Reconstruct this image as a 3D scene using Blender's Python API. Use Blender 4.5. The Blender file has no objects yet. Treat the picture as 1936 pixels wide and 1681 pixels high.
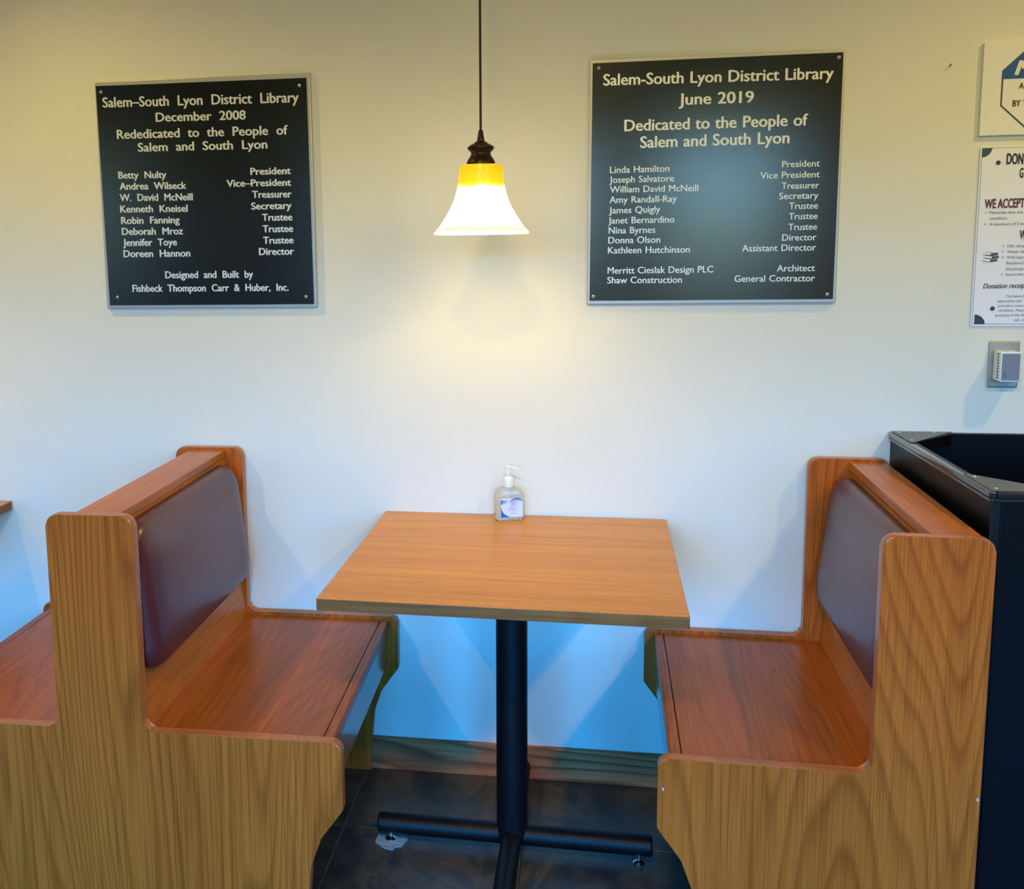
import bpy, bmesh, math, random
from mathutils import Vector, Matrix
random.seed(7)
scene = bpy.context.scene
COL = scene.collection
# ------------------------------------------------------------------ camera
CAM = Vector((0.0956, -2.6593, 1.4626)); YAW, PITCH, ROLL = -0.1679, -0.1348, -0.0159
fwd = Vector((math.sin(YAW)*math.cos(PITCH), math.cos(YAW)*math.cos(PITCH), math.sin(PITCH)))
rgt = Vector((math.cos(YAW), -math.sin(YAW), 0)); upv = rgt.cross(fwd)
r2 = rgt*math.cos(ROLL) + upv*math.sin(ROLL); u2 = upv*math.cos(ROLL) - rgt*math.sin(ROLL)
cd = bpy.data.cameras.new('camera'); cam = bpy.data.objects.new('camera', cd); COL.objects.link(cam)
M3 = Matrix((r2, u2, -fwd)).transposed()
cam.matrix_world = Matrix.Translation(CAM) @ M3.to_4x4()
cd.sensor_fit = 'HORIZONTAL'; cd.sensor_width = 36; cd.lens = 36*1907.8/1936
cd.shift_x = (968-772.4)/1936; cd.shift_y = (730.4-840.5)/1936
cd.clip_start = 0.05
scene.camera = cam
# ------------------------------------------------------------------ exposure, sky and room lights
vs = scene.view_settings
vs.view_transform = 'Standard'; vs.look = 'None'; vs.gamma = 1; vs.exposure = 0; vs.use_curve_mapping = False
W = bpy.data.worlds.new('world'); scene.world = W; W.use_nodes = True
SKY = (0.50, 12.2, 36.0); TREES = (4.5, 6.6, 4.6); GROUND = (0.45, 0.55, 0.55)
nt = W.node_tree; nt.nodes.clear()
tc = nt.nodes.new('ShaderNodeTexCoord'); sp = nt.nodes.new('ShaderNodeSeparateXYZ'); mr = nt.nodes.new('ShaderNodeMapRange')
mr.inputs['From Min'].default_value = -0.2; mr.inputs['From Max'].default_value = 0.3
rp = nt.nodes.new('ShaderNodeValToRGB'); e = rp.color_ramp.elements; e.new(.5); e.new(.5)
WK = 45.0                                   # the ramp holds colours divided by this
for el, (p, c) in zip(e, ((.38, GROUND), (.42, TREES), (.535, TREES), (.65, SKY))): el.position = p; el.color = (c[0]/WK, c[1]/WK, c[2]/WK, 1)
bg = nt.nodes.new('ShaderNodeBackground'); wo = nt.nodes.new('ShaderNodeOutputWorld'); bg.inputs[1].default_value = WK
nt.links.new(tc.outputs['Generated'], sp.inputs[0]); nt.links.new(sp.outputs['Z'], mr.inputs['Value'])
nt.links.new(mr.outputs[0], rp.inputs[0]); nt.links.new(rp.outputs[0], bg.inputs[0]); nt.links.new(bg.outputs[0], wo.inputs[0])

def lamp(name, kind, loc, energy, color, target=None, **kw):
    d = bpy.data.lights.new(name, kind); d.energy = energy; d.color = color
    for k, v in kw.items(): setattr(d, k, v)
    o = bpy.data.objects.new(name, d); COL.objects.link(o); o.location = loc
    if target is not None:
        o.rotation_euler = (Vector(target)-Vector(loc)).to_track_quat('-Z', 'Y').to_euler()
    return o
WARM = (1.0, 0.72, 0.19)
CEIL = 3.0; RX0, RX1, RY0 = -5.0, 5.0, -5.0
lamp('downlight', 'SPOT', (-1.95, -0.80, 2.97), 96, WARM, (-0.45, -0.25, 0.3), spot_size=math.radians(66), spot_blend=1.0, shadow_soft_size=0.035)
lamp('downlight', 'SPOT', (1.98, -0.80, 2.97), 84, WARM, (0.45, -0.25, 0.3), spot_size=math.radians(66), spot_blend=1.0, shadow_soft_size=0.035)
for x, y, p_ in ((-0.15, -2.95, 48), (2.0, -3.0, 38)):
    lamp('ceiling_lamp', 'AREA', (x, y, 2.96), p_, WARM, (x, y, 0), shape='DISK', size=0.3)
PX, PY, PZ = -0.122, -0.36, 1.494          # centre of the pendant's rim
BULB = (108.0, 76.0, 22.0)                # radiance of the pendants' lit bulbs
WINDOWS = [(-4.3, -3.5), (-1.60, -0.75), (-0.60, 0.10), (0.70, 1.50), (2.9, 3.8)]
WZ0, WZ1 = 0.75, 2.22
for a, b in WINDOWS:
    o = lamp('window_portal', 'AREA', ((a+b)/2, RY0-0.01, (WZ0+WZ1)/2), 1, (1, 1, 1), ((a+b)/2, 0, (WZ0+WZ1)/2), shape='RECTANGLE', size=b-a, size_y=WZ1-WZ0)
    o.data.cycles.is_portal = True

# ------------------------------------------------------------------ materials
def mat(name, color=(.5, .5, .5), rough=.5, metal=0, coat=0, emit=None, es=0, spec=.5):
    m = bpy.data.materials.new(name); m.use_nodes = True
    b = m.node_tree.nodes['Principled BSDF']
    b.inputs['Base Color'].default_value = (*color, 1); b.inputs['Roughness'].default_value = rough
    b.inputs['Metallic'].default_value = metal; b.inputs['Coat Weight'].default_value = coat
    b.inputs['Specular IOR Level'].default_value = spec; b.inputs['Coat Roughness'].default_value = .12
    if emit: b.inputs['Emission Color'].default_value = (*emit, 1); b.inputs['Emission Strength'].default_value = es
    return m
def N(m, t, **kw):
    n = m.node_tree.nodes.new(t)
    for k, v in kw.items(): setattr(n, k, v)
    return n
def L(m, a, b): m.node_tree.links.new(a, b)
def BS(m): return m.node_tree.nodes['Principled BSDF']
def ramp(m, fac, stops):
    r = N(m, 'ShaderNodeValToRGB'); L(m, fac, r.inputs[0]); e = r.color_ramp.elements
    while len(e) < len(stops): e.new(.5)
    for i, (p, c) in enumerate(stops): e[i].position = p; e[i].color = (*c, 1)
    return r.outputs[0]
def coords(m, scale, which='Object', offset_by_object=True):
    tc = N(m, 'ShaderNodeTexCoord'); mp = N(m, 'ShaderNodeMapping'); mp.inputs['Scale'].default_value = scale
    L(m, tc.outputs[which], mp.inputs[0])
    if offset_by_object:
        oi = N(m, 'ShaderNodeObjectInfo'); mu = N(m, 'ShaderNodeMath', operation='MULTIPLY'); mu.inputs[1].default_value = 37.0
        L(m, oi.outputs['Random'], mu.inputs[0]); cb = N(m, 'ShaderNodeCombineXYZ')
        for i in range(3): L(m, mu.outputs[0], cb.inputs[i])
        L(m, cb.outputs[0], mp.inputs['Location'])
    return mp.outputs[0]
def noise(m, vec, scale, detail=4, rough=.55, dist=0):
    n = N(m, 'ShaderNodeTexNoise'); n.inputs['Scale'].default_value = scale; n.inputs['Detail'].default_value = detail
    n.inputs['Roughness'].default_value = rough; n.inputs['Distortion'].default_value = dist
    L(m, vec, n.inputs['Vector']); return n.outputs['Fac']
def mixc(m, fac, a, b, mode='MIX'):
    x = N(m, 'ShaderNodeMix'); x.data_type = 'RGBA'; x.blend_type = mode
    for k, v in (('Factor', fac), ('A', a), ('B', b)):
        if hasattr(v, 'links'): L(m, v, x.inputs[k])
        else: x.inputs[k].default_value = v if k == 'Factor' else (*v, 1)
    return x.outputs['Result']
def bump(m, h, strength, dist=.001):
    b = N(m, 'ShaderNodeBump'); b.inputs['Strength'].default_value = strength; b.inputs['Distance'].default_value = dist
    L(m, h, b.inputs['Height']); L(m, b.outputs[0], BS(m).inputs['Normal'])
def wood(name, light, mid, dark, axis='Z', rough=.34, coat=.25, cath=.35, streak=.5, pores=.35, band=46.0, bstr=.12, stretch=.045, spec=.18):
    m = mat(name, mid, rough, coat=coat, spec=spec)
    sc = {'X': (stretch, 1, 1), 'Y': (1, stretch, 1), 'Z': (1, 1, stretch)}[axis]
    v = coords(m, sc)
    big = noise(m, v, 7, 3, .5, .2)
    fine = noise(m, v, 70, 5, .65)
    sp_ = {'X': (.008, 1, 1), 'Y': (1, .008, 1), 'Z': (1, 1, .008)}[axis]
    pv = coords(m, sp_); por = noise(m, pv, 420, 2, .5)
    # cathedral figure: distorted rings seen lengthwise
    rv = coords(m, {'X': (.10, 1, 1), 'Y': (1, .10, 1), 'Z': (1, 1, .10)}[axis])
    ring = noise(m, rv, 2.6, 2, .45, .0)
    mu = N(m, 'ShaderNodeMath', operation='MULTIPLY'); mu.inputs[1].default_value = band; L(m, ring, mu.inputs[0])
    wv = N(m, 'ShaderNodeMath', operation='MULTIPLY_ADD'); wv.inputs[1].default_value = .22; L(m, fine, wv.inputs[0]); L(m, mu.outputs[0], wv.inputs[2])
    fr = N(m, 'ShaderNodeMath', operation='FRACT'); L(m, wv.outputs[0], fr.inputs[0])
    rr = ramp(m, fr.outputs[0], [(0, (0, 0, 0)), (.3, (.75, .75, .75)), (.8, (1, 1, 1)), (1, (0, 0, 0))])
    c = ramp(m, big, [(.3, dark), (.5, mid), (.7, light)])
    c1 = mixc(m, streak, c, ramp(m, fine, [(.3, dark), (.5, mid), (.7, light)]))
    c2 = mixc(m, cath, c1, mixc(m, rr, tuple(x*.62 for x in dark), light))
    pr = ramp(m, por, [(.36, (0, 0, 0)), (.5, (1, 1, 1))])
    iv = N(m, 'ShaderNodeMath', operation='MULTIPLY_ADD'); iv.inputs[1].default_value = -pores; iv.inputs[2].default_value = pores
    L(m, pr, iv.inputs[0])
    c3 = mixc(m, iv.outputs[0], c2, tuple(x*.45 for x in dark))
    L(m, c3, BS(m).inputs['Base Color'])
    if bstr: bump(m, pr, bstr, .0004)
    return m
M = {}
M['panel'] = wood('oak_panel', (.64, .155, .018), (.51, .112, .011), (.35, .071, .005), 'Z', .42, .05, .42, .5, .45, stretch=.022, spec=.13)
M['panel_edge'] = wood('oak_edge', (.50, .17, .050), (.42, .14, .038), (.33, .10, .025), 'Z', .30, .25, .1)
M['seat'] = wood('oak_seat', (.46, .122, .014), (.365, .087, .009), (.25, .056, .005), 'Y', .28, .12, .25, .6)
M['apron'] = wood('oak_apron', (.40, .13, .02), (.32, .095, .012), (.22, .06, .008), 'Y', .2, .8, .15, .5, spec=.5)
M['back'] = wood('oak_back', (.56, .180, .022), (.46, .134, .014), (.32, .088, .008), 'Y', .30, .07, .2)
M['baseb'] = wood('oak_baseboard', (.68, .205, .075), (.52, .15, .055), (.26, .075, .028), 'X', .5, 0, .75, .3, .4, band=40, stretch=.08)
M['ttop'] = wood('laminate_top', (.60, .275, .034), (.51, .215, .024), (.34, .118, .011), 'X', .28, .0, .12, .62, .12, stretch=.03, bstr=.0)
M['tedge'] = wood('laminate_edge', (.34, .15, .04), (.26, .11, .028), (.16, .065, .015), 'X', .4, .1, .2)

m = M['wall'] = mat('wall_paint', (.80, .775, .68), .6, spec=.3)
v = coords(m, (1, 1, 1), offset_by_object=False)
n1 = noise(m, v, 1.3, 3); L(m, ramp(m, n1, [(.3, (.775, .755, .635)), (.7, (.815, .795, .675))]), BS(m).inputs['Base Color'])
bump(m, noise(m, v, 160, 3), .12, .0015)
M['ceiling'] = mat('ceiling_tiles', (.62, .56, .44), .9)
M['tan'] = mat('tan_paint', (.50, .42, .30), .8)
m = M['tile'] = mat('slate_tile', (.05, .05, .05), .35, coat=.1)
v = coords(m, (1, 1, 1)); n1 = noise(m, v, 5, 8, .62, 1.2); n2 = noise(m, v, 14, 6, .6, .5)
c = ramp(m, n1, [(.3, (.016, .018, .021)), (.46, (.040, .038, .035)), (.52, (.098, .072, .048)), (.60, (.060, .050, .040)), (.74, (.035, .034, .034))])
L(m, mixc(m, .35, c, ramp(m, n2, [(.35, (.020, .020, .020)), (.65, (.095, .078, .058))])), BS(m).inputs['Base Color'])
bump(m, n1, .35, .003)
M['grout'] = mat('grout', (.24, .22, .19), .9)
m = M['vinyl'] = mat('vinyl_maroon', (.085, .018, .022), .34, spec=.45, coat=.10)
v = coords(m, (1, 1, 1)); bump(m, noise(m, v, 500, 2), .15, .0004)
m = M['black_metal'] = mat('black_powder_coat', (.004, .004, .005), .42, spec=.22)
v = coords(m, (1, 1, 1)); bump(m, noise(m, v, 700, 2), .5, .0005)
m = M['black_lam'] = mat('black_laminate', (.003, .003, .004), .36, spec=.14)
v = coords(m, (1, 1, 1)); bump(m, noise(m, v, 350, 3), .25, .0004)
M['rim'] = mat('black_gloss_rim', (.012, .012, .013), .15, coat=.6)
M['gusset'] = mat('grey_satin_gusset', (.10, .105, .105), .38, metal=.3)
m = M['silver'] = mat('brushed_aluminium', (.50, .475, .43), .42, metal=.5)
M['letter'] = mat('silver_lettering', (.78, .76, .70), .40, metal=.35)
M['screw'] = mat('screw_metal', (.75, .74, .70), .3, metal=.8)
def plaque_black(name, rough, bstr, spec=.4):
    m = mat(name, (.006, .006, .0055), rough, spec=spec)
    v = coords(m, (1, 1, 1)); bump(m, noise(m, v, 420, 3, .6), bstr, .0006); return m
M['plq8'] = plaque_black('plaque_black_smooth', .24, .05)
M['plq19'] = plaque_black('plaque_black_leather', .17, .15, .75)
M['bronze'] = mat('dark_bronze', (.035, .022, .014), .38, metal=.7)
M['cord'] = mat('cord_brown', (.02, .012, .009), .6)
M['white_pl'] = mat('white_plastic', (.85, .84, .80), .35)
M['grey_face'] = mat('grey_plastic_face', (.20, .22, .27), .4)
M['dark'] = mat('dark_slot', (.01, .01, .012), .7)
M['steel'] = mat('satin_steel', (.42, .36, .28), .5, metal=.8)
M['chrome'] = mat('chrome', (.8, .8, .8), .12, metal=1)
M['paper'] = mat('paper_white', (.86, .86, .90), .55)
M['board'] = mat('sign_board', (.86, .84, .78), .55)
M['ink'] = mat('ink_black', (.012, .012, .015), .6)
M['ink_grey'] = mat('ink_grey', (.09, .09, .12), .6)
M['ink_navy'] = mat('ink_navy', (.035, .04, .085), .6)
M['ink_maroon'] = mat('ink_maroon', (.14, .012, .035), .6)
M['teal'] = mat('ink_teal_blue', (.006, .085, .30), .5)
M['ink_slate'] = mat('ink_slate', (.04, .07, .09), .5)
M['scrap'] = mat('pale_block', (.55, .53, .50), .6)
M['shim'] = mat('grey_card', (.30, .33, .36), .5)
m = M['gel'] = mat('clear_gel_plastic', (.93, .93, .80), .08)
BS(m).inputs['Transmission Weight'].default_value = .82; BS(m).inputs['IOR'].default_value = 1.25
m = M['label'] = mat('bottle_label', (.72, .76, .92), .4)
M['lab_blue'] = mat('label_blue', (.03, .09, .55), .4)
M['lab_navy'] = mat('label_navy', (.008, .01, .16), .4)
M['lab_sky'] = mat('label_sky', (.22, .42, .85), .4)
# glass shade: amber above, white below, lit from inside by its bulb
m = M['shade'] = bpy.data.materials.new('amber_white_glass'); m.use_nodes = True; t = m.node_tree; t.nodes.clear()
tc = N(m, 'ShaderNodeTexCoord'); sx = N(m, 'ShaderNodeSeparateXYZ'); L(m, tc.outputs['Object'], sx.inputs[0])
nz = N(m, 'ShaderNodeTexNoise'); nz.inputs['Scale'].default_value = 22; nz.inputs['Detail'].default_value = 3; L(m, tc.outputs['Object'], nz.inputs['Vector'])
ma = N(m, 'ShaderNodeMath', operation='MULTIPLY_ADD'); ma.inputs[1].default_value = .018; L(m, nz.outputs['Fac'], ma.inputs[0]); L(m, sx.outputs['Z'], ma.inputs[2])
rr = N(m, 'ShaderNodeMapRange'); rr.inputs['From Min'].default_value = 0; rr.inputs['From Max'].default_value = .17; L(m, ma.outputs[0], rr.inputs[0])
col = ramp(m, rr.outputs[0], [(0.06, (1, .93, .62)), (.12, (1, .74, .22)), (.19, (1, .95, .78)), (.60, (1, .95, .75)), (.70, (1, .60, .012)), (1, (.95, .50, .010))])
stg = N(m, 'ShaderNodeValToRGB'); L(m, rr.outputs[0], stg.inputs[0]); e = stg.color_ramp.elements
for _ in range(4): e.new(.5)
for i, (p, c) in enumerate([(.06, 1.5), (.12, .8), (.2, 3.6), (.58, 3.6), (.72, .42), (1, .36)]): e[i].position = p; e[i].color = (c/3, c/3, c/3, 1)
m3 = N(m, 'ShaderNodeMath', operation='MULTIPLY'); m3.inputs[1].default_value = 5; L(m, stg.outputs[0], m3.inputs[0])
em = N(m, 'ShaderNodeEmission'); L(m, col, em.inputs[0]); L(m, m3.outputs[0], em.inputs[1])
tr = N(m, 'ShaderNodeBsdfTranslucent'); L(m, col, tr.inputs[0])
pb = N(m, 'ShaderNodeBsdfPrincipled'); L(m, col, pb.inputs['Base Color']); pb.inputs['Roughness'].default_value = .25
ms = N(m, 'ShaderNodeMixShader'); ms.inputs[0].default_value = .06; L(m, pb.outputs[0], ms.inputs[1]); L(m, tr.outputs[0], ms.inputs[2])
ad = N(m, 'ShaderNodeAddShader'); L(m, ms.outputs[0], ad.inputs[0]); L(m, em.outputs[0], ad.inputs[1])
ou = N(m, 'ShaderNodeOutputMaterial'); L(m, ad.outputs[0], ou.inputs[0])
M['bulb'] = mat('lit_bulb', (1, .9, .7), .3, emit=tuple(c/max(BULB) for c in BULB), es=max(BULB))

# ------------------------------------------------------------------ mesh helpers
def link(name, me, parent=None, loc=(0, 0, 0), rot=(0, 0, 0)):
    o = bpy.data.objects.new(name, me); COL.objects.link(o); o.location = loc; o.rotation_euler = rot
    if parent: o.parent = parent
    return o
def finish(name, bm, mats, parent=None, smooth=False, loc=(0, 0, 0), rot=(0, 0, 0)):
    bmesh.ops.recalc_face_normals(bm, faces=bm.faces)
    me = bpy.data.meshes.new(name); bm.to_mesh(me); bm.free()
    for k in (mats if isinstance(mats, (list, tuple)) else [mats]): me.materials.append(M[k])
    if smooth:
        for p in me.polygons: p.use_smooth = True
        if smooth != 'all': me.set_sharp_from_angle(angle=math.radians(40))
        if smooth is True:                       # broad level faces keep their own normal
            for p in me.polygons:
                vs_ = [me.vertices[i].co for i in p.vertices]
                per = sum((a-b).length for a, b in zip(vs_, vs_[1:]+vs_[:1]))
                if p.area > 3e-4 and p.area/per**2 > .004: p.use_smooth = False
    return link(name, me, parent, loc, rot)
def thing(name, label, cat, loc=(0, 0, 0), rz=0, group=None):
    o = bpy.data.objects.new(name, None); COL.objects.link(o); o.location = loc; o.rotation_euler = (0, 0, rz)
    o['label'] = label; o['category'] = cat
    if group: o['group'] = group
    return o
def tag(o, label, cat, group=None):
    o['label'] = label; o['category'] = cat
    if group: o['group'] = group
    return o
def struct(o): o['kind'] = 'structure'; return o
def add_box(bm, x0, x1, y0, y1, z0, z1, bev=0, seg=2, mi=0):
    vs = [bm.verts.new((x, y, z)) for x in (x0, x1) for y in (y0, y1) for z in (z0, z1)]
    fs = [bm.faces.new([vs[i] for i in q]) for q in ((0, 1, 3, 2), (4, 6, 7, 5), (0, 4, 5, 1), (2, 3, 7, 6), (0, 2, 6, 4), (1, 5, 7, 3))]
    for f in fs: f.material_index = mi
    if bev:
        es = list({e for f in fs for e in f.edges})
        bmesh.ops.bevel(bm, geom=es, offset=bev, segments=seg, affect='EDGES', profile=.6)
def box(name, m_, a, parent=None, bev=0, seg=2, **kw):
    bm = bmesh.new(); add_box(bm, *a, bev, seg); return finish(name, bm, m_, parent, smooth=bool(bev), **kw)
def rounded(pts, n=5):
    """pts: (x, z[, radius]) -> outline with round corners"""
    out = []; k = len(pts)
    for i, p in enumerate(pts):
        P = Vector(p[:2]); r = p[2] if len(p) > 2 else 0
        if not r: out.append(tuple(P)); continue
        A = (Vector(pts[i-1][:2])-P); B = (Vector(pts[(i+1) % k][:2])-P)
        a, b = A.normalized(), B.normalized(); ang = a.angle(b); d = min(r/math.tan(ang/2), A.length*.49, B.length*.49)
        rr_ = d*math.tan(ang/2); C = P + (a+b).normalized()*(rr_/math.sin(ang/2))
        s, e = P+a*d-C, P+b*d-C
        a0 = math.atan2(s.y, s.x); a1 = math.atan2(e.y, e.x); da = (a1-a0+math.pi) % (2*math.pi)-math.pi
        for j in range(n+1):
            t_ = a0+da*j/n; out.append((C.x+rr_*math.cos(t_), C.y+rr_*math.sin(t_)))
    return out
def prism(name, outline, y0, y1, mats, parent=None, bev=0, edge_index=None, seg=2, plane='XZ', **kw):
    """closed outline in XZ (or XY) pushed from y0 to y1"""
    bm = bmesh.new()
    mk = (lambda p, d: (p[0], d, p[1])) if plane == 'XZ' else (lambda p, d: (p[0], p[1], d))
    A = [bm.verts.new(mk(p, y0)) for p in outline]; B = [bm.verts.new(mk(p, y1)) for p in outline]; n = len(A)
    fa = bm.faces.new(A); fb = bm.faces.new(B[::-1])
    for i in range(n):
        f = bm.faces.new((A[i], B[i], B[(i+1) % n], A[(i+1) % n]))
        if edge_index: f.material_index = edge_index
    if bev:
        es = list(fa.edges)+list(fb.edges)
        bmesh.ops.bevel(bm, geom=es, offset=bev, segments=seg, affect='EDGES', profile=.5)
        if edge_index:
            bm.normal_update()
            for f in bm.faces:
                nn = abs(f.normal.y) if plane == 'XZ' else abs(f.normal.z)
                f.material_index = 0 if nn > .97 else edge_index
    return finish(name, bm, mats, parent, smooth=True, **kw)
def lathe(name, prof, mats, parent=None, n=48, loc=(0, 0, 0), close=False, rot=(0, 0, 0)):
    bm = bmesh.new(); rows = []
    for r, z in prof:
        if r < 1e-6: rows.append([bm.verts.new((0, 0, z))])
        else: rows.append([bm.verts.new((r*math.cos(2*math.pi*i/n), r*math.sin(2*math.pi*i/n), z)) for i in range(n)])
    for a, b in zip(rows, rows[1:]):
        for i in range(n):
            j = (i+1) % n
            q = [a[i % len(a)], a[j % len(a)], b[j % len(b)], b[i % len(b)]]
            q = list(dict.fromkeys(q))
            if len(q) > 2: bm.faces.new(q)
    if close:
        for row in (rows[0], rows[-1]):
            if len(row) > 2: bm.faces.new(row)
    return finish(name, bm, mats, parent, smooth='curved', loc=loc, rot=rot)
def tube(name, a, b, r, m_, parent=None, n=24, bev=0):
    a, b = Vector(a), Vector(b); d = b-a; l = d.length
    prof = [(r-bev, 0), (r, bev), (r, l-bev), (r-bev, l)] if bev else [(r, 0), (r, l)]
    o = lathe(name, prof, m_, parent, n, close=True); o.location = a; o.rotation_euler = d.to_track_quat('Z', 'Y').to_euler(); return o
# ---- lettering: flat or raised text turned into a mesh and fitted to its measured place on a wall plane
def text_bm(s, extrude=0, res=3, bold=0, gap=1.0):
    cu = bpy.data.curves.new('t', 'FONT'); cu.body = s; cu.size = 1; cu.resolution_u = res; cu.extrude = extrude; cu.offset = 0; cu.space_word = gap
    o = bpy.data.objects.new('t', cu); COL.objects.link(o)
    dg = bpy.context.evaluated_depsgraph_get(); me = bpy.data.meshes.new_from_object(o.evaluated_get(dg))
    bm = bmesh.new(); bm.from_mesh(me); bpy.data.objects.remove(o); bpy.data.curves.remove(cu); bpy.data.meshes.remove(me)
    return bm
_h = text_bm('H'); CAPH = max(v.co.y for v in _h.verts); _h.free()
def lettering(s, x0, x1, zl, zr, cap, y, m_, parent, fat=.0, bold=.012, rise=.0006, shear=0, name='lettering', gap=1.0):
    """text between x0 and x1 on the plane y, baseline height zl..zr; parent is un-rotated"""
    bm = text_bm(s, 0, 3, 0, gap)
    src = bm.verts[:]+bm.edges[:]+bm.faces[:]
    for k, (dx, dy) in enumerate(((fat+bold, 0), (bold, bold*.8), (fat, -bold*.8)) if fat or bold else ()):   # heavier upright strokes, lighter level ones
        g = bmesh.ops.duplicate(bm, geom=src)
        for v in [q for q in g['geom'] if isinstance(q, bmesh.types.BMVert)]: v.co.x += dx; v.co.y += dy; v.co.z -= .004*(k+1)
    a = min(v.co.x for v in bm.verts); b = max(v.co.x for v in bm.verts); sc = (x1-x0)/(b-a)
    P = parent.location if parent else Vector()
    for v in bm.verts:
        x = x0+(v.co.x-a)*sc + shear*v.co.y/CAPH*cap; f = (x-x0)/max(x1-x0, 1e-6)
        v.co = Vector((x-P.x, y - rise - v.co.z*.02 - P.y, zl+(zr-zl)*f + v.co.y/CAPH*cap - P.z))
    if gap < 1.5: return finish(name, bm, m_, parent)
    # widely spaced words: each word is a piece of its own
    fs = sorted(((min(v.co.x for v in f.verts), max(v.co.x for v in f.verts), f) for f in bm.faces), key=lambda q: q[0])
    words = []; end = -9e9
    for a, b, f in fs:
        if a > end + cap*.30: words.append([])
        words[-1].append(f); end = max(end, b)
    for w in words:
        nb = bmesh.new(); mp = {}
        for f in w:
            vs_ = []
            for v in f.verts:
                if v not in mp: mp[v] = nb.verts.new(v.co)
                vs_.append(mp[v])
            nb.faces.new(vs_)
        finish(name, nb, m_, parent)
    bm.free()
def flat(name, pts, y, m_, parent, rise=.0003):
    bm = bmesh.new(); P = parent.location
    bm.faces.new([bm.verts.new((x-P.x, y-rise-P.y, z-P.z)) for x, z in pts]); return finish(name, bm, m_, parent)

# ------------------------------------------------------------------ the room
struct(box('wall_back', 'wall', (RX0, RX1, 0, .12, -.02, CEIL)))
struct(box('wall_left', 'tan', (RX0-.12, RX0, RY0, .12, -.02, CEIL)))
struct(box('wall_right', 'tan', (RX1, RX1+.12, RY0, .12, -.02, CEIL)))
struct(box('ceiling', 'ceiling', (RX0-.12, RX1+.12, RY0-.12, .12, CEIL, CEIL+.1)))
bm = bmesh.new()                                       # front wall behind the camera with its window openings
add_box(bm, RX0-.12, RX1+.12, RY0-.12, RY0, -.02, WZ0); add_box(bm, RX0-.12, RX1+.12, RY0-.12, RY0, WZ1, CEIL)
edges = [RX0-.12]+[v for w in WINDOWS for v in w]+[RX1+.12]
for a, b in zip(edges[::2], edges[1::2]): add_box(bm, a, b, RY0-.12, RY0, WZ0, WZ1)
struct(finish('wall_front', bm, 'tan'))
floor = struct(box('floor', 'grout', (RX0, RX1, RY0, 0, -.06, -.004)))
T = .4525; tile_me = None
gx0, gy0 = -.487, -.312
bm = bmesh.new(); add_box(bm, .0018, T-.0018, .0018, T-.0018, -.012, 0, .0012, 1)
tile0 = finish('tile', bm, 'tile', floor); tile_me = tile0.data
tiles = []
ix = range(int((RX0-gx0)/T)-1, int((RX1-gx0)/T)+1)
for i in ix:
    for j in range(int((RY0-gy0)/T), 1):
        x, y = gx0+i*T, gy0+j*T
        if x < RX0 or x+T > RX1 or y < RY0: continue
        if y+T > 0.0:                                  # cut tiles along the back wall
            continue
        tiles.append((x, y))
tiles.sort(key=lambda p: abs(p[0])+abs(p[1]))
for k, (x, y) in enumerate(tiles):
    o = tile0 if k == 0 else tile0.copy()
    if k: COL.objects.link(o); o.parent = floor
    o.location = (x, y, 0)
bm = bmesh.new(); add_box(bm, .0018, T-.0018, .0018, -gy0-.001, -.012, 0, .0012, 1)
cut = finish('tile', bm, 'tile', floor); cuts = [cut]
for i in ix:
    x = gx0+i*T
    if x < RX0 or x+T > RX1: continue
    o = cut if len(cuts) == 1 and cut.location.x == 0 and not cut.get('u') else cut.copy()
    if o is not cut: COL.objects.link(o); o.parent = floor
    else: cut['u'] = 1
    o.location = (x, gy0, 0)
del cut['u']
for nm, a, b in (('trim_1', -.478, .356), ('trim_2', RX0, -1.44), ('trim_3', 1.75, RX1)):
    struct(box(nm, 'baseb', (a, b, -.015, -.0005, 0, .094), bev=.003))

# ------------------------------------------------------------------ booths
def booth_outline(sides, front, foot):
    r = .024
    def half(f):
        return [(.096, .9265, r), (.096, .457, .020), (f, .457, .020), (f, .309, .006), (f-.048, .243, .05), (f-.071, .180, .04), (f-.079, .10), (f-.083, .04), (f-.084, 0)]
    if len(sides) == 2:
        R_ = half(front); pts = R_ + [(-p[0],)+tuple(p[1:]) for p in R_[::-1]]
    else:
        s = sides[0]; R_ = [(s*p[0],)+tuple(p[1:]) for p in half(front)]
        pts = R_ + [(-s*.096, 0), (-s*.096, .9265, r)]
    return rounded(pts)
def cushion(parent, s, y0, y1, fo=0):
    # rounded pad on the leaning face; u runs along y, w up the face, t outward
    lean = math.atan2(.049, .451); u0, u1 = y0, y1; w0, w1 = .118, .446
    loops = [(0, 0, .055), (0, .018, .055), (.005, .030, .055), (.014, .039, .052), (.034, .046, .045), (.075, .051, .035)]
    bm = bmesh.new(); rows = []
    for ins, t_, rad in loops:
        o = rounded([(u0+ins, w0+ins, rad), (u1-ins, w0+ins, rad), (u1-ins, w1-ins, rad), (u0+ins, w1-ins, rad)], 8)
        row = []
        for u, w in o:
            x = .095 + fo - math.sin(lean)*w + math.cos(lean)*t_; z = .447 + math.cos(lean)*w + math.sin(lean)*t_
            row.append(bm.verts.new((s*x, u, z)))
        rows.append(row)
    for a, b in zip(rows, rows[1:]):
        n = len(a)
        for i in range(n): bm.faces.new((a[i], a[(i+1) % n], b[(i+1) % n], b[i]))
    bm.faces.new(rows[-1]); bm.faces.new(rows[0][::-1])
    o = finish('cushion', bm, 'vinyl', parent, smooth='all'); o['label'] = 'maroon vinyl back cushion'; return o
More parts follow.
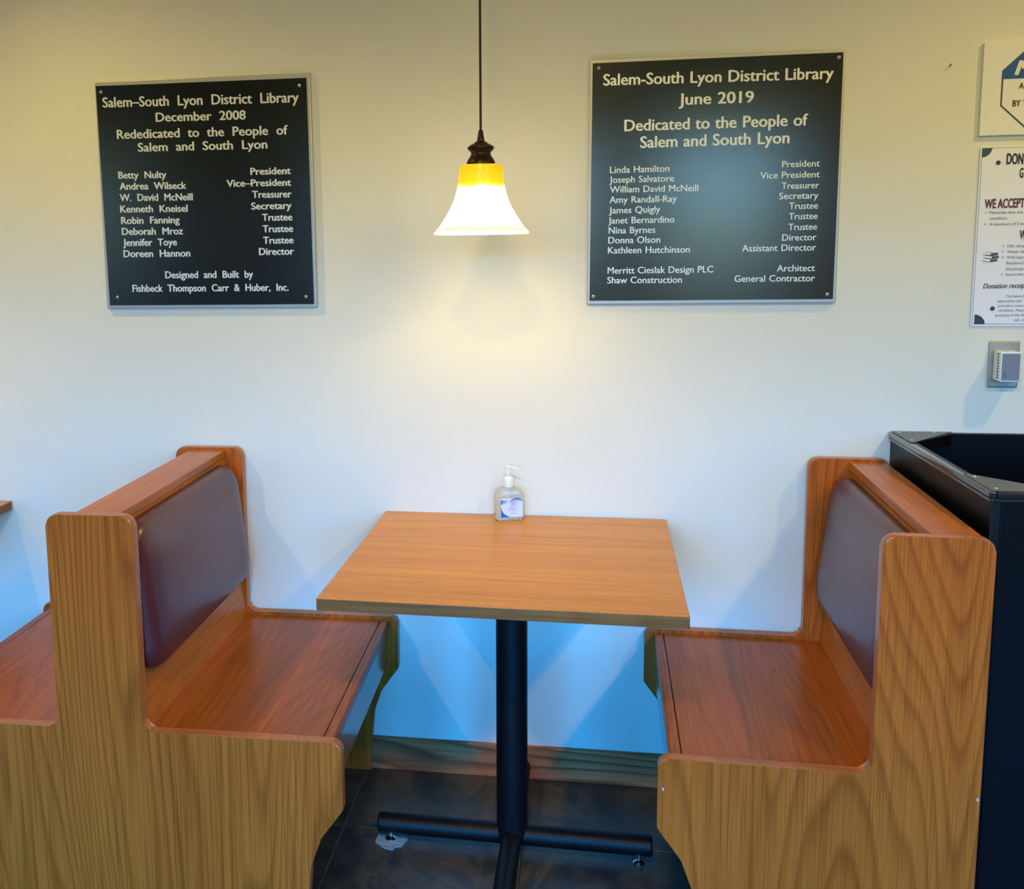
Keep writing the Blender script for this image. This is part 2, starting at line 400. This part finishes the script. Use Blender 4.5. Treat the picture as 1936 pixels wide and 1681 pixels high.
def booth(label, x, y, rz, sides, depth, front, cap):
    t = thing('booth_bench', label, 'booth', (x, y, 0), rz)
    th = .025; ol = booth_outline(sides, front, 0)
    prism('end_panel', ol, -depth, -depth+th, ['panel', 'panel_edge'], t, .0035, 1)
    prism('end_panel', ol, -th-.006, -.006, ['panel', 'panel_edge'], t, .0035, 1)
    ya, yb = -depth+th+.0005, -th-.0065
    fo = 0 if len(sides) == 2 else -.043
    for s in sides:
        def B(name, m_, a, bev=.002):
            x0, x1 = sorted((s*a[0], s*a[1])); return box(name, m_, (x0, x1, ya, yb, a[2], a[3]), t, bev)
        B('seat', 'seat', (.050+fo, front-.049, .425, .447), .0012)
        B('seat_nosing', 'seat', (front-.048, front-.024, .421, .4475), .005)
        B('seat_apron', 'apron', (front-.046, front-.028, .327, .4205), .001)
        cushion(t, s, ya+.012, yb-.014, fo)
    # leaning back, one wedge with a shallow joint below the cap
    if len(sides) == 2: ol = [(.047, .897), (.095, .448), (.095, .4245), (.049, .4245), (.049, .02), (-.049, .02), (-.049, .4245), (-.095, .4245), (-.095, .448), (-.047, .897)]
    else:
        s = sides[0]; ol = [(s*.003, .897), (s*.052, .448), (s*.052, .4245), (s*.006, .4245), (s*.006, .02), (-s*.086, .02), (-s*.086, .897)]
    prism('backrest', ol, ya, yb, 'back', t)
    x0, x1 = cap; box('backrest_cap', 'back', (x0, x1, ya, yb, .8985, .9195), t, .0015)
    return t

booth('wooden double booth bench with seats on both sides of its back, left of the table', -.9168, -.004, .0155, (1, -1), .757, .525, (-.052, .049))
booth('wooden single booth bench against the black cabinet, right of the table', .7668, -.009, -.0245, (-1,), .729, .492, (-.001, .086))

for o in list(bpy.data.objects):                        # two small pale chips in the veneer of the right booth
    if o.name.startswith('booth_bench') and o.location.x > 0:
        for x, z in ((.4815, 0), (-.0935, 0)):
            zz = .3925 if x > 0 else .4235
            xx = -x if x > 0 else .0905
            bm = bmesh.new(); bm.faces.new([bm.verts.new((xx+.0022*math.cos(a), -.7296, zz+.0036*math.sin(a))) for a in (0, .9, 1.8, 2.7, 3.6, 4.6, 5.5)])
            finish('chip_mark', bm, 'scrap', o)
# ------------------------------------------------------------------ tables
def table(label, x, y, rz, group):
    t = thing('pedestal_table', label, 'table', (x, y, 0), rz, group)
    hx, hy = .3742, .3580
    o = prism('tabletop', rounded([(-hx, -hy, .004), (hx, -hy, .004), (hx, hy, .004), (-hx, hy, .004)], 3), .7255, .75, ['ttop', 'tedge'], t, .0012, 1, plane='XY')
    box('mounting_plate', 'black_metal', (-.13, .13, -.13, .13, .719, .7250), t, .002)
    lathe('pedestal_column', [(.0375, .072), (.0375, .7185)], 'black_metal', t, 40, close=True)
    bm = bmesh.new()
    for k in range(4):
        a = k*math.pi/2; d = Vector((math.cos(a), math.sin(a), 0)); n_ = d.cross(Vector((0, 0, 1)))
        lend = .332 if k != 1 else .325
        tube('base_arm', d*.02+Vector((0, 0, .048)), d*lend+Vector((0, 0, .048)), .0245, 'black_metal', t, 28, .004)
        g = thing_g = lathe('leveling_foot', [(0, 0), (.012, 0), (.014, .004), (.010, .008), (.004, .010), (.004, .026), (0, .026)], 'chrome', t, 20)
        g.location = d*(lend-.03)
    bm.free()
    lathe('base_hub', [(.0, .074), (.034, .074), (.0385, .060), (.036, .040), (.026, .026), (0, .024)], 'black_metal', t, 40)
    return t
table('square oak-look table on a black cross base under the lamp', -.0553+.0, -.362, -.018, None)
table('second oak-look table at the left edge, only its corner showing', -1.912, -.366, 0, None)
# folded piece of grey card under the left foot of the table
shim = thing('shim', 'folded grey plastic shim on the floor under the left table foot', 'shim', (-.36, -.355, 0))
prism('lower_layer', [(-.034, .012), (-.036, -.012), (-.030, -.022), (-.024, -.024), (-.006, -.040), (.014, -.044), (.020, -.030), (.034, -.026), (.044, .004), (.040, .014)], .0003, .0022, 'shim', shim, .0003, plane='XY')
prism('upper_layer', [(-.032, .016), (-.033, -.014), (-.020, -.020), (.008, -.026), (.012, -.014), (.036, -.020), (.040, .012)], .0026, .0044, 'shim', shim, .0003, plane='XY')
for o in bpy.data.objects:
    if o.name.startswith('leveling_foot') and o.parent and abs(o.parent.location.x+.0553) < .01 and o.location.x < -.2: o.location.z += .0046; o.scale.z = .8

# ------------------------------------------------------------------ pendant lamp
def pendant(label, px, py):
    t = thing('pendant_lamp', label, 'lamp', (px, py, PZ))
    u = .000242
    prof = [(r*u, (1300-y)*u) for r, y in ((0, 352), (17, 352), (20, 356), (36, 452), (52, 458), (64, 470), (92, 484), (120, 503), (123, 516), (118, 528), (100, 545), (90, 560), (92, 575), (104, 595), (122, 622), (131, 645), (133, 664), (0, 664))]
    lathe('lamp_holder', prof, 'bronze', t, 48)
    out = [(128, 668), (184, 668), (196, 674), (201, 690), (205, 760), (213, 830), (226, 900), (243, 960), (262, 1010), (288, 1065), (320, 1120), (358, 1180), (400, 1240), (428, 1268), (440, 1280), (442, 1292), (434, 1300), (422, 1297)]
    inn = [(r-12, y) for r, y in out[:1:-1]][1:]
    prof = [(r*u, (1300-y)*u) for r, y in out] + [(max(r-3, 128)*u, (1300-y)*u) for r, y in inn]
    sh = lathe('glass_shade', prof + [(128*u, (1300-678)*u)], 'shade', t, 64)
    lathe('bulb', [(0, .030), (.016, .034), (.026, .048), (.028, .062), (.022, .080), (.013, .095), (.013, .125), (0, .125)], 'bulb', t, 24)
    tube('cord', (0, 0, (1300-352)*u), (0, 0, CEIL-PZ-.03), .0027, 'cord', t, 12)
    lathe('ceiling_canopy', [(0, CEIL-PZ-.001), (.06, CEIL-PZ-.001), (.06, CEIL-PZ-.012), (.03, CEIL-PZ-.03), (0, CEIL-PZ-.032)], 'bronze', t, 40)
pendant('pendant lamp with a lit amber and white bell glass shade above the table', PX, PY)
pendant('second bell-shaded pendant lamp, above the table at the left edge', -1.96, PY)

# ------------------------------------------------------------------ measured lettering: text, left x, right x, baseline left, baseline right, cap height
TEXT_2019 = [
    ('Salem-South Lyon District Library', 0.1524, 0.6979, 1.8605, 1.8543, 0.0271),
    ('June 2019', 0.3363, 0.5149, 1.8065, 1.8057, 0.0270),
    ('Dedicated to the People of', 0.2054, 0.6426, 1.7474, 1.7465, 0.0274),
    ('Salem and South Lyon', 0.2446, 0.6014, 1.7053, 1.7054, 0.0274),
    ('Linda Hamilton', 0.1714, 0.3172, 1.6452, 1.6453, 0.0160),
    ('Joseph Salvatore', 0.1704, 0.3288, 1.6208, 1.6208, 0.0160),
    ('William David McNeill', 0.1719, 0.3881, 1.5967, 1.5956, 0.0161),
    ('Amy Randall-Ray', 0.1709, 0.3368, 1.5709, 1.5704, 0.0161),
    ('James Quigly', 0.1700, 0.2970, 1.5446, 1.5453, 0.0161),
    ('Janet Bernardino', 0.1685, 0.3316, 1.5191, 1.5193, 0.0162),
    ('Nina Byrnes', 0.1697, 0.2854, 1.4943, 1.4943, 0.0162),
    ('Donna Olson', 0.1691, 0.2979, 1.4695, 1.4695, 0.0163),
    ('Kathleen Hutchinson', 0.1685, 0.3708, 1.4442, 1.4437, 0.0163),
    ('Merritt Cieslak Design PLC', 0.1682, 0.4290, 1.3929, 1.3933, 0.0164),
    ('Shaw Construction', 0.1676, 0.3532, 1.3683, 1.3681, 0.0164),
    ('President', 0.5855, 0.6737, 1.6477, 1.6476, 0.0155),
    ('Vice President', 0.5355, 0.6747, 1.6216, 1.6215, 0.0156),
    ('Treasurer', 0.5860, 0.6737, 1.5956, 1.5954, 0.0156),
    ('Secretary', 0.5812, 0.6734, 1.5706, 1.5709, 0.0157),
    ('Trustee', 0.6056, 0.6735, 1.5461, 1.5462, 0.0157),
    ('Trustee', 0.6056, 0.6733, 1.5209, 1.5211, 0.0157),
    ('Trustee', 0.6053, 0.6730, 1.4948, 1.4951, 0.0158),
    ('Director', 0.5917, 0.6724, 1.4692, 1.4695, 0.0158),
    ('Assistant Director', 0.4969, 0.6725, 1.4444, 1.4442, 0.0160),
    ('Architect', 0.5816, 0.6716, 1.3936, 1.3938, 0.0160),
    ('General Contractor', 0.4806, 0.6725, 1.3690, 1.3687, 0.0161),
]
TEXT_2008 = [
    ('Salem–South Lyon District Library', -1.1832, -0.6325, 1.8579, 1.8508, 0.0259),
    ('December 2008', -1.0326, -0.7792, 1.8148, 1.8121, 0.0232),
    ('Rededicated to the People of', -1.1465, -0.6650, 1.7733, 1.7692, 0.0234),
    ('Salem and South Lyon', -1.0879, -0.7223, 1.7375, 1.7346, 0.0226),
    ('Betty Nulty', -1.1488, -1.0094, 1.6671, 1.6651, 0.0184),
    ('Andrea Wilseck', -1.1468, -0.9538, 1.6371, 1.6349, 0.0185),
    ('W. David McNeill', -1.1476, -0.9370, 1.6066, 1.6039, 0.0185),
    ('Kenneth Kneisel', -1.1484, -0.9529, 1.5756, 1.5736, 0.0186),
    ('Robin Fanning', -1.1473, -0.9774, 1.5445, 1.5434, 0.0186),
    ('Deborah Mroz', -1.1471, -0.9690, 1.5147, 1.5133, 0.0187),
    ('Jennifer Toye', -1.1455, -0.9878, 1.4843, 1.4835, 0.0188),
    ('Doreen Hannon', -1.1458, -0.9511, 1.4538, 1.4528, 0.0188),
    ('President', -0.7725, -0.6602, 1.6669, 1.6664, 0.0180),
    ('Vice–President', -0.8401, -0.6603, 1.6372, 1.6356, 0.0181),
    ('Treasurer', -0.7698, -0.6600, 1.6061, 1.6052, 0.0181),
    ('Secretary', -0.7737, -0.6610, 1.5754, 1.5751, 0.0182),
    ('Trustee', -0.7442, -0.6597, 1.5449, 1.5445, 0.0182),
    ('Trustee', -0.7440, -0.6588, 1.5144, 1.5142, 0.0183),
    ('Trustee', -0.7437, -0.6585, 1.4839, 1.4838, 0.0183),
    ('Director', -0.7563, -0.6585, 1.4539, 1.4538, 0.0184),
    ('Designed and Built by', -1.0269, -0.7747, 1.3944, 1.3935, 0.0188),
    ('Fishbeck Thompson Carr & Huber, Inc.', -1.1247, -0.6762, 1.3580, 1.3572, 0.0190),
]
SIGN1 = [
    ('M', 1.1033, 1.1355, 1.8470, 1.8463, 0.0323),
    ('A', 1.1134, 1.1232, 1.8149, 1.8145, 0.0130),
    ('BY', 1.1015, 1.1195, 1.7744, 1.7745, 0.0139),
]
P1 = [
    ('DON', 1.0984, 1.1353, 1.6417, 1.6410, 0.0243),
    ('G', 1.1288, 1.1373, 1.6093, 1.6090, 0.0221),
]
P2 = [
    ('WE ACCEPT', 1.0561, 1.1443, 1.5386, 1.5394, 0.0209),
    ('Materials that are', 1.0678, 1.1419, 1.5254, 1.5253, 0.0063),
    ('condition', 1.0680, 1.1071, 1.5114, 1.5115, 0.0063),
    ('A maximum of 5 ba', 1.0688, 1.1469, 1.4978, 1.4977, 0.0063),
    ('W', 1.1376, 1.1528, 1.4649, 1.4646, 0.0199),
    ('Old, dirty', 1.1116, 1.1501, 1.4450, 1.4450, 0.0063),
    ('Water da', 1.1125, 1.1509, 1.4313, 1.4315, 0.0063),
    ('VHS tape', 1.1127, 1.1498, 1.4180, 1.4181, 0.0063),
    ('Readers D', 1.1129, 1.1526, 1.4043, 1.4042, 0.0063),
    ('Dictionari', 1.1127, 1.1534, 1.3901, 1.3903, 0.0063),
    ('Items that', 1.1127, 1.1523, 1.3770, 1.3772, 0.0064),
    ('Donation receip', 1.0632, 1.1560, 1.3467, 1.3477, 0.0117),
    ('The Salem-S', 1.1152, 1.1574, 1.3249, 1.3250, 0.0055),
    ('appreciates and', 1.0977, 1.1509, 1.3135, 1.3136, 0.0056),
    ('and other materi', 1.0998, 1.1588, 1.3020, 1.3023, 0.0056),
    ('condition. Mate', 1.1010, 1.1575, 1.2909, 1.2910, 0.0056),
    ('property of the lib', 1.0957, 1.1602, 1.2791, 1.2794, 0.0056),
    ('sell, or', 1.1383, 1.1609, 1.2676, 1.2679, 0.0056),
]

def plaque(label, outer, inset, rows, screws, black, fat, gap):
    xs = [p[0] for p in outer]; zs = [p[1] for p in outer]
    cx, cz = sum(xs)/4, sum(zs)/4
    t = thing('plaque', label, 'plaque', (cx, 0, cz))
    rel = lambda pts: [(x-cx, z-cz) for x, z in pts]
    prism('metal_frame', rel(outer)[::-1], -.0125, -.0008, 'silver', t, .0018)
    prism('black_plate', rel(inset)[::-1], -.0145, -.0126, black, t, .0004)
    for i, r in enumerate(rows):
        big = r[5] > .02
        lettering(*r[:1], r[1], r[2], r[3], r[4], r[5], -.0150, 'letter', t, fat=fat[0] if big else fat[1], bold=fat[2] if big else fat[3], gap=gap)
    for x, z in screws:
        s_ = lathe('screw', [(0, .0032), (.0028, .0031), (.0043, .0018), (.0047, 0), (0, 0)], 'screw', t, 20, loc=(x-cx, -.0146, z-cz), rot=(math.pi/2, 0, 0))
        bm = bmesh.new(); add_box(bm, -.0026, .0026, -.0005, .0005, .0030, .0034); add_box(bm, -.0005, .0005, -.0026, .0026, .0030, .0034)
        finish('cross_slot', bm, 'dark', s_)
plaque('black plaque with silver lettering dated December 2008, left of the lamp', [(-1.2045, 1.9257), (-.6020, 1.9257), (-.5985, 1.3128), (-1.2040, 1.3128)],
       [(-1.2010, 1.9150), (-.6112, 1.9119), (-.6075, 1.3205), (-1.1945, 1.3208)], TEXT_2008,
       [(-1.186, 1.8981), (-.6303, 1.8932), (-1.1705, 1.3435), (-.6293, 1.3406)], 'plq8', (.035, .045, .018, .022), 2.1)
plaque('black plaque with silver lettering dated June 2019, right of the lamp', [(.1190, 1.9250), (.7240, 1.9240), (.7240, 1.3152), (.1165, 1.3152)],
       [(.1265, 1.9155), (.7185, 1.9149), (.7169, 1.3244), (.1235, 1.3242)], TEXT_2019,
       [(.1412, 1.9037), (.708, 1.9033), (.1332, 1.3356), (.7033, 1.3357)], 'plq19', (.035, .025, .014, .004), 1.15)

# ------------------------------------------------------------------ signs on the right
t = thing('sign_board', 'cream sign board with a blue-topped octagon emblem, above the donation poster', 'sign', (1.18, 0, 1.815))
box('board', 'board', (-.1467, .1467, -.0085, -.001, -.106, .108), t, .0006)
def octo(cx, cz, rx, rz, k): 
    a, b = rx, rz; c = k
    return [(cx-a*c, cz+b), (cx-a, cz+b*c), (cx-a, cz-b*c), (cx-a*c, cz-b), (cx+a*c, cz-b), (cx+a, cz-b*c), (cx+a, cz+b*c), (cx+a*c, cz+b)]
oc = octo(1.18, 1.817, .105, .0985, .41)
flat('emblem_outline', oc, -.0086, 'ink_slate', t)
ic = octo(1.18, 1.817, .1015, .095, .41)
flat('emblem_ground', ic, -.0089, 'board', t)
zb = 1.8378; flat('emblem_band', [oc[1][0] and (oc[1][0]+.0008, zb), (oc[1][0]+.0008, oc[1][1]), (oc[0][0], oc[0][1]-.001), (oc[7][0], oc[7][1]-.001), (oc[6][0]-.0008, oc[6][1]), (oc[6][0]-.0008, zb)], -.0092, 'teal', t)
lettering('M', 1.1010, 1.1335, 1.8465, 1.8465, .032, -.0096, 'board', t, fat=.10, bold=.02, shear=.30)
lettering('A', 1.1134, 1.1240, 1.8147, 1.8147, .0130, -.0092, 'ink', t, fat=.04, bold=.02)
lettering('BY', 1.1015, 1.1195, 1.7744, 1.7745, .0139, -.0092, 'ink', t, fat=.04, bold=.02)
lettering('V', 1.1245, 1.1365, 1.7745, 1.7745, .0139, -.0092, 'ink', t, fat=.04, bold=.02)
t = thing('poster', 'white donation guideline poster in a clear sleeve, above the wall plug', 'poster', (1.18, 0, 1.468))
box('sheet', 'paper', (-.1400, .1400, -.0035, -.001, -.2130, .2145), t, .0005)
for a, b, c, d in ((1.0432, 1.0440, 1.2597, 1.6806), (1.3160, 1.3168, 1.2597, 1.6806), (1.0440, 1.3160, 1.2597, 1.2607), (1.0440, 1.3160, 1.6800, 1.6806)):
    flat('border_line', [(a, d), (b, d), (b, c), (a, c)], -.0036, 'ink_slate', t)
def quarter(cx, cz, r, a0, m_):
    flat('corner_motif', [(cx, cz)]+[(cx+r*math.cos(a0+i*math.pi/20), cz+r*math.sin(a0+i*math.pi/20)) for i in range(11)], -.0038, m_, t)
quarter(1.0440, 1.6804, .0215, -math.pi/2, 'ink_slate'); quarter(1.0484, 1.2599, .0235, 0, 'ink_navy')
def dot(cx, cz, r, m_='ink_grey'):
    flat('dot', [(cx+r*math.cos(i*math.pi/9), cz+r*math.sin(i*math.pi/9)) for i in range(18)], -.0040, m_, t)
dot(1.0806, 1.6453, .0053, 'ink_navy'); dot(1.0875, 1.2978, .0053, 'ink_navy')
for x, z in ((1.0597, 1.5277), (1.0592, 1.5007), (1.1031, 1.4478), (1.1031, 1.4341), (1.1033, 1.4209), (1.1037, 1.3796)): dot(x, z+.0004, .0013, 'ink')
for r in P1: lettering(*r, -.0040, 'ink', t, fat=.05, bold=.03)
for r in P2:
    h = r[0] in ('WE ACCEPT', 'W'); sc_ = r[0].startswith('Donation')
    lettering(*r, -.0040, 'ink_maroon' if h else 'ink' if sc_ else 'ink_grey', t, fat=.05 if h else .03 if sc_ else .0, bold=.03 if h else 0, shear=.25 if sc_ else 0)
for k, (dx, dz, m_) in enumerate(((.0, .0, 'scrap'), (.003, .0075, 'shim'), (.001, .015, 'scrap'))):   # little drawing of three stacked books
    x, z = 1.0575+dx, 1.4115+dz
    flat('book_drawing', [(x, z+.002), (x+.018, z-.001), (x+.018, z+.0045), (x, z+.007)], -.0040, 'paper', t)
    flat('book_drawing', [(x, z+.007), (x+.018, z+.0045), (x+.034, z+.006), (x+.012, z+.0085)], -.0040, m_, t)
    flat('book_drawing', [(x+.018, z-.001), (x+.034, z+.001), (x+.034, z+.006), (x+.018, z+.0045)], -.0040, 'ink_grey', t)
    flat('book_drawing', [(x, z+.0015), (x+.018, z-.0015), (x+.034, z+.0005), (x+.034, z+.0012), (x+.018, z-.0006), (x, z+.0024)], -.0043, 'ink', t)
# small brown nail in the wall
nl = lathe('nail', [(0, .012), (.0012, .012), (.0014, .002), (.0014, 0), (0, 0)], 'bronze', None, 10, loc=(.962, -.0005, 1.874), rot=(math.radians(75), 0, 0))
tag(nl, 'tiny dark nail stub in the wall between the 2019 plaque and the signs', 'nail')

# ------------------------------------------------------------------ wall plug
t = thing('outlet_plate', 'steel outlet cover plate on the wall behind the plugged-in white device', 'outlet', (1.1200, 0, 1.1612))
prism('cover_plate', rounded([(-.0342, -.0570, .003), (.0342, -.0570, .003), (.0342, .0570, .003), (-.0342, .0570, .003)], 3), -.0062, -.0005, 'steel', t, .003)
t = thing('plug_in_device', 'white plug-in box with side vents and a grey face, on the steel plate', 'plug', (1.1186, 0, 1.1602))
prism('housing', rounded([(-.0228, -.0362, .003), (.0228, -.0362, .003), (.0228, .0362, .003), (-.0228, .0362, .003)], 3), -.050, -.0064, 'white_pl', t, .0018)
prism('grey_front', rounded([(-.0193, -.0322, .001), (.0203, -.0322, .001), (.0203, .0322, .001), (-.0193, .0322, .001)], 3), -.0512, -.0502, 'grey_face', t, .0003)
for k in range(9):
    z = .0295-k*.00715
    box('side_vent', 'dark', (-.0232, -.0222, -.0395, -.0315, z-.0017, z+.0017), t)
for k in range(5):
    x = -.010+k*.007
    box('top_vent', 'steel', (x-.0022, x+.0022, -.036, -.030, .0358, .0366), t)
flat('logo_mark', [(1.1035, 1.1445), (1.1062, 1.1478), (1.1070, 1.1440), (1.1052, 1.1425)], -.0512, 'ink', t)
flat('logo_mark', [(1.1048, 1.1400), (1.1080, 1.1412), (1.1082, 1.1345), (1.1062, 1.1338)], -.0512, 'ink_grey', t)

# ------------------------------------------------------------------ black open-topped cabinet
ZC = .992
t = thing('black_cabinet', 'tall black open-topped cabinet behind the right booth bench', 'cabinet', (.866, 0, 0))
w_ = .018; DX = .80; DY = .638
box('side_panel', 'black_lam', (.004, .004+w_, -DY+.002, -.003, 0, ZC-.0015), t, .001)
box('side_panel', 'black_lam', (DX-w_, DX, -DY+.002, -.003, 0, ZC-.0015), t, .001)
box('front_panel', 'black_lam', (.004+w_+.0005, DX-w_-.0005, -DY+.002, -DY+.002+w_, 0, ZC-.0015), t, .001)
box('back_panel', 'black_lam', (.004+w_+.0005, DX-w_-.0005, -.003-w_, -.003, 0, ZC-.0015), t, .001)
box('floor_panel', 'black_lam', (.004+w_+.0005, DX-w_-.0005, -DY+.003+w_, -.004-w_, .08, .098), t, .001)
for a in ((-.002, .012, -DY-.004, -.002), (DX-.010, DX+.006, -DY-.004, -.002), (.0125, DX-.0105, -DY-.004, -DY+.010)):
    box('rim_moulding', 'rim', (a[0], a[1], a[2], a[3], ZC-.014, ZC-.001), t, .0028, 3)
for a in ((-.0005, .010, -DY-.0022, -.002), (.0105, DX-.0105, -DY-.0022, -DY+.006)):
    box('rim_bead', 'rim', (a[0], a[1], a[2], a[3], ZC-.022, ZC-.0150), t, .0022, 3)
for sx, y0, sy in ((0, -.004, -1), (0, -DY+.001, 1), (1, -.004, -1), (1, -DY+.001, 1)):
    X = (lambda q: q) if not sx else (lambda q: DX-q)
    pts = [(X(.005), y0), (X(.146), y0), (X(.013), y0+sy*.148), (X(.005), y0+sy*.148)]
    prism('corner_gusset', pts, ZC-.0008, ZC+.0006, 'gusset', t, .0004, plane='XY')
    pts = [(X(.0225), y0+sy*.020), (X(.139), y0+sy*.006 if 0 else y0+sy*.020), (X(.0225), y0+sy*.138)]
    prism('gusset_block', pts, ZC-.030, ZC-.0015, 'black_lam', t, plane='XY')
    for a, b in ((.018, .020), (.100, .012), (.016, .120)):
        lathe('gusset_screw', [(0, .0012), (.003, .0010), (.004, 0), (0, 0)], 'screw', t, 12, loc=(X(a), y0+sy*b, ZC+.0007))
prism('pale_bracket', [(.030, -.040), (.100, -.034), (.096, -.046), (.088, -.050), (.084, -.060), (.070, -.066), (.058, -.082), (.046, -.086), (.030, -.110)], ZC-.062, ZC-.055, 'scrap', t, plane='XY')

# ------------------------------------------------------------------ sanitiser bottle
t = thing('sanitizer_bottle', 'clear pump bottle of hand sanitizer gel with a blue and white label on the table', 'bottle', (-.083, -.052, .7504), math.radians(20))
def slab(name, secs, m_, parent, n=8):
    bm = bmesh.new(); rows = []
    for z, w, d, r in secs:
        rows.append([bm.verts.new((x, y, z)) for x, y in rounded([(-w, -d, r), (w, -d, r), (w, d, r), (-w, d, r)], n)])
    for a, b in zip(rows, rows[1:]):
        k = len(a)
        for i in range(k): bm.faces.new((a[i], a[(i+1) % k], b[(i+1) % k], b[i]))
    bm.faces.new(rows[0]); bm.faces.new(rows[-1]); return finish(name, bm, m_, parent, smooth=True)
slab('bottle_body', [(0, .032, .014, .008), (.002, .036, .0175, .010), (.008, .0385, .020, .012), (.060, .0385, .020, .012), (.072, .0375, .0195, .012), (.079, .034, .018, .012), (.083, .027, .016, .012), (.0855, .018, .014, .011), (.087, .0125, .0122, .0115), (.092, .0115, .0115, .011)], 'gel', t)
lathe('pump_collar', [(0, .0885), (.0128, .0885), (.0132, .092), (.0132, .1105), (.0118, .1135), (.007, .1155), (.0045, .1160), (0, .1160)], 'white_pl', t, 32)
lathe('pump_stem', [(0, .1162), (.0028, .1162), (.0028, .121), (.0042, .1225), (.0042, .136), (.003, .139), (0, .139)], 'white_pl', t, 20)
nz_ = prism('pump_nozzle', [(-.0085, .1400), (-.0085, .1440), (-.004, .1448), (.024, .1405), (.0265, .1385), (.0255, .1350), (.0235, .1350), (.0225, .1372), (.004, .1400)], -.0042, .0042, 'white_pl', t, .001)
nz_.rotation_euler = (0, 0, math.radians(-22))
tube('dip_tube', (0, 0, .006), (.002, 0, .0855), .002, 'white_pl', t, 10)
yl = -.0203
def lab(name, pts, m_, k): 
    bm = bmesh.new(); bm.faces.new([bm.verts.new((x, yl-.00012*k, z)) for x, z in pts]); return finish(name, bm, m_, lb)
bm = bmesh.new(); add_box(bm, -.0265, .0330, yl, -.0196, .011, .061, .0002, 1); lb = finish('label', bm, 'label', t)
def arc(cx, cz, rx, rz, a0, a1, n=14): return [(cx+rx*math.cos(math.radians(a0+(a1-a0)*i/n)), cz+rz*math.sin(math.radians(a0+(a1-a0)*i/n))) for i in range(n+1)]
lab('label_swoosh', arc(.012, .036, .037, .026, 175, 248) + [(-.0010, .0112), (-.0265, .0112), (-.0265, .036)], 'lab_blue', 1)
lab('label_swoosh', [(-.0265, .058), (-.0265, .044), (-.020, .050), (-.012, .0535)] , 'lab_blue', 1)
lab('label_swoosh', arc(.016, .030, .036, .0285, 128, 62) + arc(.016, .024, .032, .038, 62, 124), 'lab_blue', 2)
lab('label_swoosh', arc(.016, .030, .036, .0255, 124, 60) + arc(.016, .030, .036, .0270, 60, 124), 'lab_navy', 3)
lab('label_swoosh', [(-.025, .0515), (-.018, .056), (-.008, .056), (-.012, .0505), (-.018, .0485)], 'lab_sky', 2)
def btext(s_, x0, x1, z, cap, m_, sh_=0):
    bm = text_bm(s_, 0, 2, .01); a = min(v.co.x for v in bm.verts); b = max(v.co.x for v in bm.verts)
    for v in bm.verts:
        v.co = Vector((x0+(v.co.x-a)*(x1-x0)/(b-a)+sh_*v.co.y*cap, yl-.0005, z+v.co.y/CAPH*cap))
    finish('lettering', bm, m_, lb)
btext('Health', .001, .016, .0478, .0042, 'lab_navy', .3); btext('Guard', .000, .014, .0425, .0042, 'lab_navy', .3)
btext('62% Alcohol', -.004, .015, .0360, .0026, 'lab_navy'); btext('Hand Sanitizer Gel', -.009, .019, .0316, .0026, 'lab_navy')
btext('Kills 99.99% of germs', -.006, .016, .0272, .0018, 'ink_grey'); btext('moisturizers', -.002, .012, .0220, .0016, 'ink_grey'); btext('net 8 fl oz (236 mL)', -.003, .018, .0190, .0016, 'ink_grey')
